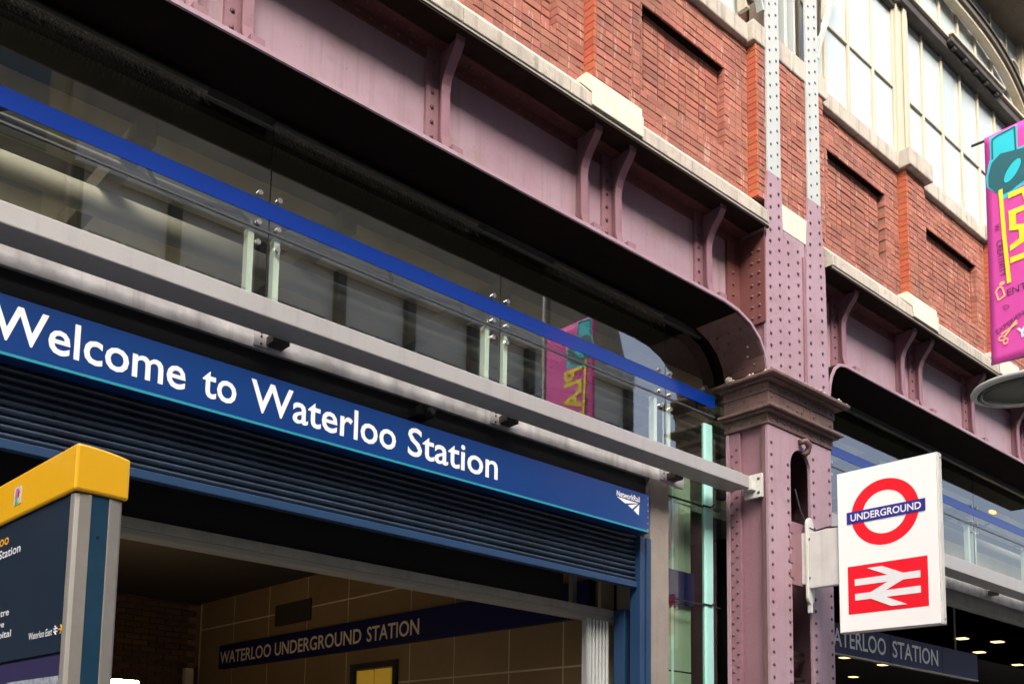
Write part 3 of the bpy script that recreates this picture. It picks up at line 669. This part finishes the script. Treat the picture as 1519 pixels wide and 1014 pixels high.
# ------------------------------------------------------------------ entrance passage
tb = thing('entrance_transom', 'dull grey concrete transom bar across the dark entrance below the shutter', 'beam', (2.5,.75,2.9))
part('upper_edge', bx(-3,6.39,.70,.86,2.935,2.995), 'concrete', tb, bevel=.004); part('lower_edge', bx(-3,6.36,.715,.85,2.90,2.9345), 'duct', tb, bevel=.003)
part('end_post', bx(-3.1,-3.001,.70,.86,.1,2.995), 'concrete', tb)
part('upright', bx(5.98,6.03,.9,.94,2.99,3.45), 'concrete', tb)
part('dark_gap_sheet', bx(-3,5.72,.76,.80,2.996,3.95), 'black', tb)  # black sheet added to keep the gap above the transom dark
tag(part('blue_post', bx(6.24,6.345,.58,.69,.1,2.99), 'shutter_blue', bevel=.004), 'blue door post beside the folded gate at the entrance edge', 'post')
gt = thing('folding_gate', 'pale folded concertina gate stacked beside the blue door post', 'gate', (6.1,.78,.1))
for k in range(6):
    x = 5.985+.041*k; part('gate_leaf', MB().prism([(x,.725),(x+.008,.715),(x+.018,.715),(x+.026,.725),(x+.026,.80),(x,.80)],'Z',.1,2.899), 'gate', gt)
part('gate_stile', bx(5.955,5.98,.715,.735,.1,2.899), 'gate', gt)
pw = thing('tiled_wall', 'brown tiled passage wall inside the dark entrance', 'wall', (6.3,4.5,.1))
part('grout_bed', bx(6.329,6.5,.90,8.2,.1,4.29), 'grout', pw)
ys = [.92,1.31,1.97,2.73,3.42,4.55,5.4,6.29,7.2,8.15]; zs = [.1,1.2,1.9,2.58,3.58,4.28]
for a,b in zip(ys[:-1],ys[1:]):
    for z0,z1 in zip(zs[:-1],zs[1:]): part('tile', bx(6.325,6.3285,a+.009,b-.009,z0+.009,z1-.009), 'tile', pw)
part('grille', bx(6.30,6.324,5.3,6.1,3.42,3.68), 'int_dark', pw)
us = thing('underground_station_sign', 'dark navy sign with cream station name on the tiled passage wall', 'sign', (6.28,4.2,2.98))
part('board', bx(6.24,6.324,.95,7.42,2.975,3.285), 'sign_navy', us, bevel=.003)
for txt,a,b in (('WATERLOO',7.38,6.06),('UNDERGROUND',5.97,4.16),('STATION',4.06,3.17)):
    lettering('lettering', txt, (6.239,a,3.04), (0,-1,0), (0,0,1), a-b, .155, 'sign_letter', us, bold=.015)
dr = thing('lit_doorway', 'yellow lit doorway under the navy sign in the passage', 'doorway', (6.3,4.0,.1))
part('frame', MB().box(6.29,6.324,3.60,3.66,.1,2.82).box(6.29,6.324,4.36,4.42,.1,2.82).box(6.29,6.324,3.661,4.359,2.76,2.82), 'int_dark', dr)
for a,b in ((3.70,3.98),(4.02,4.30)): part('lit_panel', bx(6.30,6.324,a,b,.3,2.74), 'door_lit', dr)
bwall = thing('passage_end_wall', 'dark rough brick wall at the far end of the entrance passage', 'wall', (2,8.3,.1))
part('wall_face', bx(-5.9,6.5,8.3,8.5,.1,4.29), 'mortar', bwall)
ib = BR.mesh('brick'); ib.materials.append(M['int_brick'])
for i in range(20):
    for j in range(14): inst('brick', ib, bwall, (3.0+.235*j+(.117 if i % 2 else 0), 8.28, 2.42+.082*i), (.222,.06,.07))
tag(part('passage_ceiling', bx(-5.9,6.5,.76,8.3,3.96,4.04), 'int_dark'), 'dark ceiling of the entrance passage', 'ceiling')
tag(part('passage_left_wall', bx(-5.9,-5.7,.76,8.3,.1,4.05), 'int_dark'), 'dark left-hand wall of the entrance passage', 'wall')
tag(part('wall_conduit', MB().tube([(4.85,8.23,3.95),(4.85,8.23,3.0),(4.80,8.23,2.95),(3.2,8.23,2.93)],.015,6), 'pipe', smooth=True), 'thin conduit bending on the dark brick end wall', 'conduit')
tag(part('passage_post', bx(6.0,6.12,7.9,8.0,.1,3.0), 'int_tan', bevel=.004), 'pale slim post standing before the far end wall, by the navy sign', 'post')
wl = thing('wall_lamp', 'bright warm lamp glowing in the entrance behind the wayfinding totem', 'lamp', (3.9,5.0,2.44))
part('lamp_body', bx(3.80,4.06,4.95,5.08,2.44,2.487), 'lit', wl, bevel=.01)
part('lamp_post', MB().tube([(3.93,5.02,.1),(3.93,5.02,2.439)],.03,8), 'pipe', wl)
# ------------------------------------------------------------------ right-hand hall
hl = thing('hall_ceiling', 'black hall ceiling beyond the column with small downlights', 'ceiling', (12,3,4.0))
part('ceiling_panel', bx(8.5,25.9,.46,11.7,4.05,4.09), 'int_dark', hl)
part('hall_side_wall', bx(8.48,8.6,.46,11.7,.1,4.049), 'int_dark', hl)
part('lintel', bx(8.5,16,.5,.62,3.80,4.0), 'concrete', hl)
for i,(x,y) in enumerate([(12.76,.74),(14.25,1.68),(17.75,4.75),(19.2,4.75),(18.4,2.7),(20.1,3.75),(16.6,2.25),(17.3,2.0),(19.7,4.4),(20.6,2.9),(15.6,5.4),(22.4,2.9),(20.9,6.2)]):
    d = thing('downlight', 'small warm downlight in the black hall ceiling beyond the column', 'light', (x,y,4.04), 'downlights in the hall ceiling')
    part('glow_panel', bx(x-.085,x+.085,y-.07,y+.07,4.035,4.046), 'down', d); part('trim', bx(x-.105,x+.105,y-.09,y+.09,4.0465,4.0495), 'lamp_top', d)
st = thing('hall_sign', 'dark navy hanging sign with pale station name in the hall beyond the column', 'sign', (12,1.0,3.09))
for a,b in ((8.8,10.22),(10.225,11.575),(11.58,12.92),(12.925,13.95)): part('board', bx(a,b,1.0,1.05,3.085,3.42), 'sign_navy', st, bevel=.003)
for txt,a,b in (('WATERLOO',10.0,11.46),('STATION',11.62,12.80)):
    lettering('lettering', txt, (a,.9985,3.165), U, W_, b-a, .19, 'white_letter', st, bold=.012)
part('bottom_trim', bx(8.8,13.95,.995,1.055,3.07,3.0845), 'duct', st)
for x in (9.4,11.2,13.35): part('hanger_rod', MB().tube([(x,1.02,3.42),(x,1.02,4.05)],.012,6), 'duct', st)
for x, fl_ in ((9.9,'black floodlight under the girder just above the hanging white sign'),(11.9,'black floodlight under the girder between the hanging white sign and the lamp')):
    fd = thing('flood_lamp', fl_, 'lamp', (x,.8,5.4), 'floodlights behind the right-hand glass')
    part('housing', MB().lathe([(.04,.09),(.07,.04),(.075,-.05),(.06,-.06)],(x,.8,5.32),16), 'black', fd, smooth=False); part('arm', bx(x-.22,x,.78,.82,5.40,5.43).box(x-.02,x+.02,.78,.82,5.41,5.50), 'black', fd)
tag(part('indicator_light', bx(13.6,13.72,.62,.66,5.20,5.23), 'orange_lit'), 'small orange indicator light glowing behind the right-hand glass', 'light')
# ------------------------------------------------------------------ hanging underground sign
ug = thing('hanging_sign', 'white double-sided hanging sign with red roundel and red arrow logo on the column', 'sign', (7.94,-.3,3.2))
X0 = 7.90
part('cabinet', bx(X0+.004,X0+.085,-1.125,-.318,2.89,4.253), 'sign_edge', ug, bevel=.006)
part('face_panel', bx(X0-.004,X0+.0035,-1.118,-.325,2.897,4.246), 'white_panel', ug, bevel=.002)
part('edge_trim', bx(X0+.03,X0+.06,-1.130,-1.1255,2.90,4.245), 'bracket', ug)
u, v = (0,-1,0), (0,0,1)
O = (X0-.004, -.318, 2.89)         # inner bottom corner of the face
def ring(cu,cv,ro,ri,lift,n=64):
    mb = MB(); o = Vector(O); uu = Vector(u); vv = Vector(v); nn = uu.cross(vv)
    for k in range(n):
        a, b = 2*math.pi*k/n, 2*math.pi*(k+1)/n
        mb.add([tuple(o+uu*(cu+r*math.cos(t))+vv*(cv+r*math.sin(t))+nn*lift) for r,t in ((ro,a),(ro,b),(ri,b),(ri,a))], [(0,1,2,3)])
    return mb
part('roundel_ring', ring(.395,.962,.272,.178,.0015), 'red', ug)
part('roundel_bar', poly([(.085,.908),(.715,.908),(.715,1.008),(.085,1.008)],O,u,v,.0045), 'ug_blue', ug)
lettering('lettering', 'UNDERGROUND', (X0-.004-.0055,-.318-.118,2.89+.930), u, v, .565, .056, 'white_letter', ug, bold=.02)
RW, RH, RU, RV = .635, .399, .083, .150
part('arrow_field', poly([(RU,RV),(RU+RW,RV),(RU+RW,RV+RH),(RU,RV+RH)],O,u,v,.0018), 'red', ug)
def A(px,py): return (RU+RW*(.09+.82*px/62), RV+RH*(.5+.84*(19.5-py)/39))
def diag(x0,y0,x1,y1,hw,l,clip0=None,clip1=None): return poly([A(x0-hw,y0),A(x0+hw,y0),A(x1+hw,y1),A(x1-hw,y1)],O,u,v,l)
arrow = merge(poly([A(0,9.2),A(62,9.2),A(62,15.6),A(0,15.6)],O,u,v,.0036), poly([A(0,23.4),A(62,23.4),A(62,29.8),A(0,29.8)],O,u,v,.0036),
    diag(19.8,0,46,12.4,7.2,.0046), diag(46,12.4,16,26.6,7.2,.0052), diag(16,26.6,42.2,39,7.2,.0058))
for z in (2.93,4.21): part('frame_screw', MB().tube([(X0+.045,-1.1262,z),(X0+.045,-1.1335,z)],.007,8), 'pole', ug)
part('face_gasket', bx(X0+.0005,X0+.003,-1.1215,-.3215,2.8935,4.2495), 'lamp_top', ug)
part('supply_cable', MB().tube([(7.945,-.30,3.81),(7.945,-.2,3.825),(7.94,-.10,3.81),(7.93,-.03,3.86),(7.90,.01,4.0),(7.89,.05,4.2)],.007,6), 'black', ug, smooth=True)
part('double_arrow', arrow, 'white_letter', ug)
part('arm', bx(7.915,7.975,-.3175,-.055,3.31,3.80), 'bracket', ug, bevel=.006)
fp = [(7.945+.055*math.cos(R(a)), (3.86 if 0 <= a <= 180 else 3.25)+.075*math.sin(R(a))) for a in range(0,360,15)]
part('mounting_plate', MB().prism(fp,'Y',-.055,-.03), 'bracket', ug, bevel=.006)
part('mounting_block', bx(7.90,7.99,-.0299,.0035,3.35,3.80), 'bracket', ug)
bo = MB()
for z in (3.74,3.40): bo.dome((7.925,-.055,z),(0,-1,0),.019)
part('bolts', bo, 'pole', ug)
part('spigot', bx(7.935,7.955,-.06,-.02,3.10,3.19), 'bracket', ug, bevel=.005)
# ------------------------------------------------------------------ wayfinding totem (local frame: panel runs along +y, end face looks along -y)
tt = thing('wayfinding_totem', 'yellow-capped navy wayfinding totem with steel edge and street map', 'totem', (.826,-2.085,.1), rz=R(3.3))
TW, TL = .132, .86
def slab(x0,x1,y0,y1,z0,z1): return MB().box(x0,x1,y0,y1,z0,z1)
zc, zt = 2.18, 2.30            # cap bottom and top above the pavement
part('core', slab(.012,TW-.012,.03,TL-.03,0,zc), 'totem_navy', tt, local=True)
edge = lambda y0, s: MB().prism([(0,y0+s*.035),(.004,y0+s*.008),(.012,y0),(.045,y0-s*.004),(.045,y0+s*.03),(.012,y0+s*.035)],'Z',0,zc)
e1 = MB().prism([(0,.030),(.003,.008),(.012,0),(.043,-.004),(.043,.03)],'Z',0,zc-.002)
e2 = MB().prism([(TW,.030),(TW-.003,.008),(TW-.012,0),(TW-.043,-.004),(TW-.043,.03)],'Z',0,zc-.002)
part('steel_edge', e1, 'totem_silver', tt, local=True, bevel=.003); part('steel_edge', e2, 'totem_silver', tt, local=True, bevel=.003)
bs = part('blue_inlay', slab(.0435,TW-.0435,-.0015,.029,0,zc-.002), 'totem_blue', tt, local=True)
part('screw_hole', MB().tube([(.064,-.0025,2.072),(.064,-.001,2.072)],.0042,10), 'black', bs, local=True)
part('far_edge', slab(0,TW,TL-.029,TL,0,zc-.002), 'totem_silver', tt, local=True, bevel=.004)
cap = MB(); a0 = [(-.006,zc),(TW+.006,zc)]; top = [(TW+.006-(TW+.012)*i/12, zt+.004*math.sin(math.pi*i/12)-.012*(1-i/12)) for i in range(13)]
cap.prism(a0+top, 'Y', -.010, TL+.006)
part('yellow_cap', cap, 'yellow', tt, local=True, bevel=.007)
part('cap_seam', slab(.0,TW,.0005,TL,zc-.0018,zc-.0002), 'black', tt, local=True)
part('side_panel', slab(.004,.0115,.031,TL-.03,1.782,zc-.004), 'totem_navy', tt, local=True)
part('map_panel', slab(.004,.0115,.031,TL-.03,.4,1.774), 'totem_violet', tt, local=True)
part('map_sheet', slab(.002,.0039,.036,TL-.48,.9,1.722), 'map_print', tt, local=True)
u2, v2 = (0,-1,0), (0,0,1)
def tl(txt, yl, yr, z, cap_, m='white_letter'): lettering('lettering', txt, (.0035,yl,z), u2, v2, yl-yr, cap_, m, tt, bold=.01, local=True)
tl('Waterloo', .72, .449, 2.119, .030, 'amber'); tl('Waterloo Station', .78, .355, 2.082, .024)
tl('entre', .525, .407, 1.912, .019); tl('ye', .486, .437, 1.881, .017); tl('ospital', .53, .380, 1.850, .019)
tl('Waterloo East', .25, .095, 1.828, .018)
PO = (.0035,0,0)
part('rail_symbol', merge(poly([(-.088,1.833),(-.063,1.833),(-.063,1.8365),(-.088,1.8365)],PO,u2,v2,.0), poly([(-.088,1.8405),(-.063,1.8405),(-.063,1.844),(-.088,1.844)],PO,u2,v2,.0),
     poly([(-.083,1.850),(-.078,1.850),(-.068,1.8425),(-.073,1.8425)],PO,u2,v2,.0006), poly([(-.073,1.8425),(-.068,1.8425),(-.078,1.8345),(-.083,1.8345)],PO,u2,v2,.0008), poly([(-.083,1.8345),(-.078,1.8345),(-.068,1.827),(-.073,1.827)],PO,u2,v2,.0010)), 'white_letter', tt, local=True)
part('amber_arrow', merge(poly([(-.058,1.8365),(-.038,1.8365),(-.038,1.8405),(-.058,1.8405)],PO,u2,v2,.0), poly([(-.048,1.850),(-.043,1.850),(-.031,1.8385),(-.043,1.827),(-.048,1.827),(-.038,1.8385)],PO,u2,v2,.0006)), 'amber', tt, local=True)
# weathered sticker on the cap
so_ = (-.0072,.40,2.215); sq = lambda pts,l: poly(pts,so_,u2,v2,l)
sk = part('sticker', sq([(0,0),(.05,0),(.05,.05),(0,.05)],.0005), 'sticker', tt, local=True)
part('sticker_patch', merge(sq([(.008,.02),(.03,.016),(.036,.042),(.016,.046)],.0012)), 'st_pink', sk, local=True); part('sticker_patch', sq([(.012,.003),(.03,.003),(.026,.02),(.014,.018)],.0018), 'st_green', sk, local=True)
part('sticker_patch', sq([(.030,.02),(.036,.02),(.04,.036),(.034,.036)],.0018), 'st_ink', sk, local=True)
# ------------------------------------------------------------------ lamp post with banner
lp = thing('street_lamp', 'grey disc street lamp on a post under the pink banner', 'street lamp', (8.13,-2.36,.1))
part('post', MB().tube([(8.13,-2.36,.1),(8.13,-2.36,1.2),(8.13,-2.36,1.25),(8.13,-2.36,7.3)],[.09,.09,.06,.05],16), 'pole', lp, smooth=True)
lc = (8.22,-1.66,4.67)
part('lamp_head', MB().lathe([(.32,-.004),(.36,.0),(.375,.018),(.365,.035),(.32,.05),(.2,.068),(.07,.075)],lc,48), 'lamp_top', lp, smooth=True)
part('lamp_lens', MB().lathe([(.03,-.03),(.18,-.026),(.28,-.016),(.33,-.0045),(.319,.0)],lc,48), 'lamp_glass', lp, smooth=True)
part('lamp_arm', MB().tube([(8.13,-2.36,4.70),(8.18,-2.05,4.75),(8.22,-1.66,4.745)],.03,10), 'lamp_top', lp, smooth=True)
bn = thing('banner', 'bright magenta street banner with cyan spotlight and yellow lettering', 'banner', (8.0,-1.9,4.85))
# banner frame coordinates: s runs from the free edge (0) to the post (.62), z is height; gentle billow
BK = 1.15      # banner units to metres
def bpos(s, z, l=0):
    f = (z-4.45)/1.61; return (8.0-.035*math.sin(math.pi*min(1,s/.62))*(.4+.6*math.sin(math.pi*f))-l, -1.515-s*BK+.012*(1-f), 4.855+(z-4.45)*BK)
bg = MB(); n, m_ = 14, 28
for i in range(m_+1):
    for j in range(n+1): bg.v.append(bpos(.62*j/n, 4.45+1.61*i/m_))
for i in range(m_):
    for j in range(n): k = i*(n+1)+j; bg.f.append((k,k+1,k+n+2,k+n+1))
bo_ = part('cloth', bg, 'pink', bn, smooth=True); sm = bo_.modifiers.new('thick','SOLIDIFY'); sm.thickness = .002; sm.offset = 1
for nm,z in (('top_arm',6.695),('bottom_arm',4.87)): part(nm, MB().tube([(8.004,-1.42 if z > 5 else -1.50,z),(8.06,-2.0,z),(8.13,-2.31,z)],.011,8), 'pole', bn)
def bpoly(pts, l):
    """outline on the cloth, cut into a fan so it follows the billow"""
    mb = MB(); cs = sum(p[0] for p in pts)/len(pts); cz_ = sum(p[1] for p in pts)/len(pts); k = len(pts)
    mb.v = [bpos(cs,cz_,l+.003)]+[bpos(p[0],p[1],l+.003) for p in pts]; mb.f = [(0,1+i,1+(i+1)%k) for i in range(k)]; return mb
def bline(pts, wd, l):
    mb = MB()
    for (a,b),(c_,d) in zip(pts[:-1],pts[1:]):
        L_ = math.hypot(c_-a,d-b) or 1; nx, nz = -(d-b)/L_*wd/2, (c_-a)/L_*wd/2
        q = bpoly([(a+nx,b+nz),(c_+nx,d+nz),(c_-nx,d-nz),(a-nx,b-nz)],l); mb.add(q.v,q.f)
    return mb
el = lambda cs,cz_,ra,rb,rot=0,n=20: [(cs+ra*math.cos(2*math.pi*i/n)*math.cos(rot)-rb*math.sin(2*math.pi*i/n)*math.sin(rot), cz_+ra*math.cos(2*math.pi*i/n)*math.sin(rot)+rb*math.sin(2*math.pi*i/n)*math.cos(rot)) for i in range(n)]
part('spotlight_halo', merge(bpoly([(.035,6.045),(.205,6.05),(.205,5.86),(.035,5.86)],.0), bpoly([(.03,5.88),(.25,5.88),(.33,5.82),(.33,5.62),(.20,5.60),(.10,5.555),(.075,5.62),(.01,5.70),(.005,5.78)],.001)), 'b_cyan', bn)
part('spotlight_yoke', bline([(.05,5.88),(.05,6.02),(.085,6.035),(.19,6.04),(.195,5.86)],.010,.003), 'b_teal', bn)
part('spotlight_body', bpoly([(.045,5.86),(.10,5.895),(.20,5.87),(.30,5.85),(.32,5.70),(.26,5.64),(.16,5.605),(.095,5.60),(.02,5.70),(.02,5.78)],.003), 'b_teal', bn)
part('spotlight_lens', bpoly(el(.172,5.735,.036,.078,-.6),.005), 'b_cyan', bn)
part('yellow_rule', bline([(.095,5.64),(.11,5.30),(.13,4.97)],.026,.006), 'b_yellow', bn)
def btext(txt, s0, z0, ang, width, cap, m, l=.004, bold=.0):
    vs, fs, w0 = text2d(txt, bold); ca, sa = math.cos(ang), math.sin(ang); kx = width/w0; ky = cap/(CAPH or .69)
    pts = [bpos(s0+a*kx*ca-b*ky*sa, z0+a*kx*sa+b*ky*ca, l+.003) for a,b in vs]; r = bn.location
    me = bpy.data.meshes.new('lettering'); me.from_pydata([(p[0]-r[0],p[1]-r[1],p[2]-r[2]) for p in pts],[],fs); me.materials.append(M[m])
    o = bpy.data.objects.new('lettering', me); COL.objects.link(o); o.parent = bn
btext('PLAY', .150, 5.59, -math.pi/2, .56, .20, 'b_yellow', bold=.03)
btext('CREATIVITY', .058, 5.29, -math.pi/2+.06, .26, .040, 'b_ink')
btext('W', .05, 5.41, -math.pi/2, .05, .03, 'b_ink')
btext('ENTE', .115, 4.885, .06, .15, .045, 'b_ink')
btext('EXPERIENCE', .045, 4.65, .42, .24, .032, 'b_ink')
btext('Y', .165, 4.58, .05, .06, .06, 'b_white', bold=.05)
part('gift_tag', merge(bline([(.045,4.945),(.06,4.88),(.10,4.895),(.085,4.96),(.065,4.97),(.045,4.945)],.011,.005), bpoly(el(.085,4.985,.018,.013),.005)), 'b_orange', bn)
part('scissors', merge(bline([(.085,4.615),(.165,4.70)],.014,.006), bline([(.07,4.64),(.17,4.68)],.012,.008), bline(el(.072,4.612,.018,.014),.009,.006), bline(el(.095,4.585,.014,.018),.009,.008)), 'b_orange', bn)
part('swirl', bline([(.10+.025*math.cos(t*.5)*t/14,4.81+.016*math.sin(t*.5)*t/14) for t in range(4,18)],.004,.005), 'b_ink', bn)
# ------------------------------------------------------------------ buildings across the road (seen in the glass)
def block(label, x0, x1, y, h, m, cols, rows, z0, wm, band=None, roof=0):
    t = thing('street_building', label, 'building', ((x0+x1)/2, y-4, 0)); part('walls', bx(x0,x1,y-8,y,0,h), m, t)
    dx = (x1-x0)/cols; dz = (h-z0-1)/rows
    gm = MB().box(-dx*.34,dx*.34,0,.06,0,dz*.66).mesh('window'); gm.materials.append(M['opp_glass'])
    fm = MB().box(-dx*.34,dx*.34,.06,.10,dz*.31,dz*.34).box(-.04,.04,.06,.10,0,dz*.66).mesh('glazing_bar'); fm.materials.append(M['opp_pale'])
    for i in range(cols):
        for j in range(rows):
            w_ = inst('window', gm, t, (x0+dx*(i+.5), y+.002, z0+dz*j+.3)); b_ = bpy.data.objects.new('glazing_bar', fm); COL.objects.link(b_); b_.parent = w_
    pm = MB().box(-.16,.16,0,.25,0,h).mesh('pier'); pm.materials.append(M[wm])
    for i in range(cols+1): inst('pier', pm, t, (x0+dx*i, y+.001, 0))
    if band:
        for j in range(rows): part('string_course', bx(x0+.2,x1-.2,y,y+.18,z0+dz*j-.1,z0+dz*j+.15), band, t)
    part('parapet', bx(x0-.1,x1+.1,y-.2,y+.35,h,h+.7), m, t)
    if roof: part('mansard_roof', MB().prism([(y+.1,h+.701),(y-1.2,h+roof),(y-8,h+roof),(y-8,h+.701)],'X',x0,x1), 'opp_roof', t)
block('brown brick building across the road, reflected in the glass', -30, 7.5, -18, 20.5, 'opp_brown', 9, 5, 3.5, 'opp_brown')
block('pale office building with dark piers across the road, reflected in the glass', 7.6, 29, -18, 16.5, 'opp_pale', 8, 5, 3.5, 'opp_frame', 'opp_band', 6)
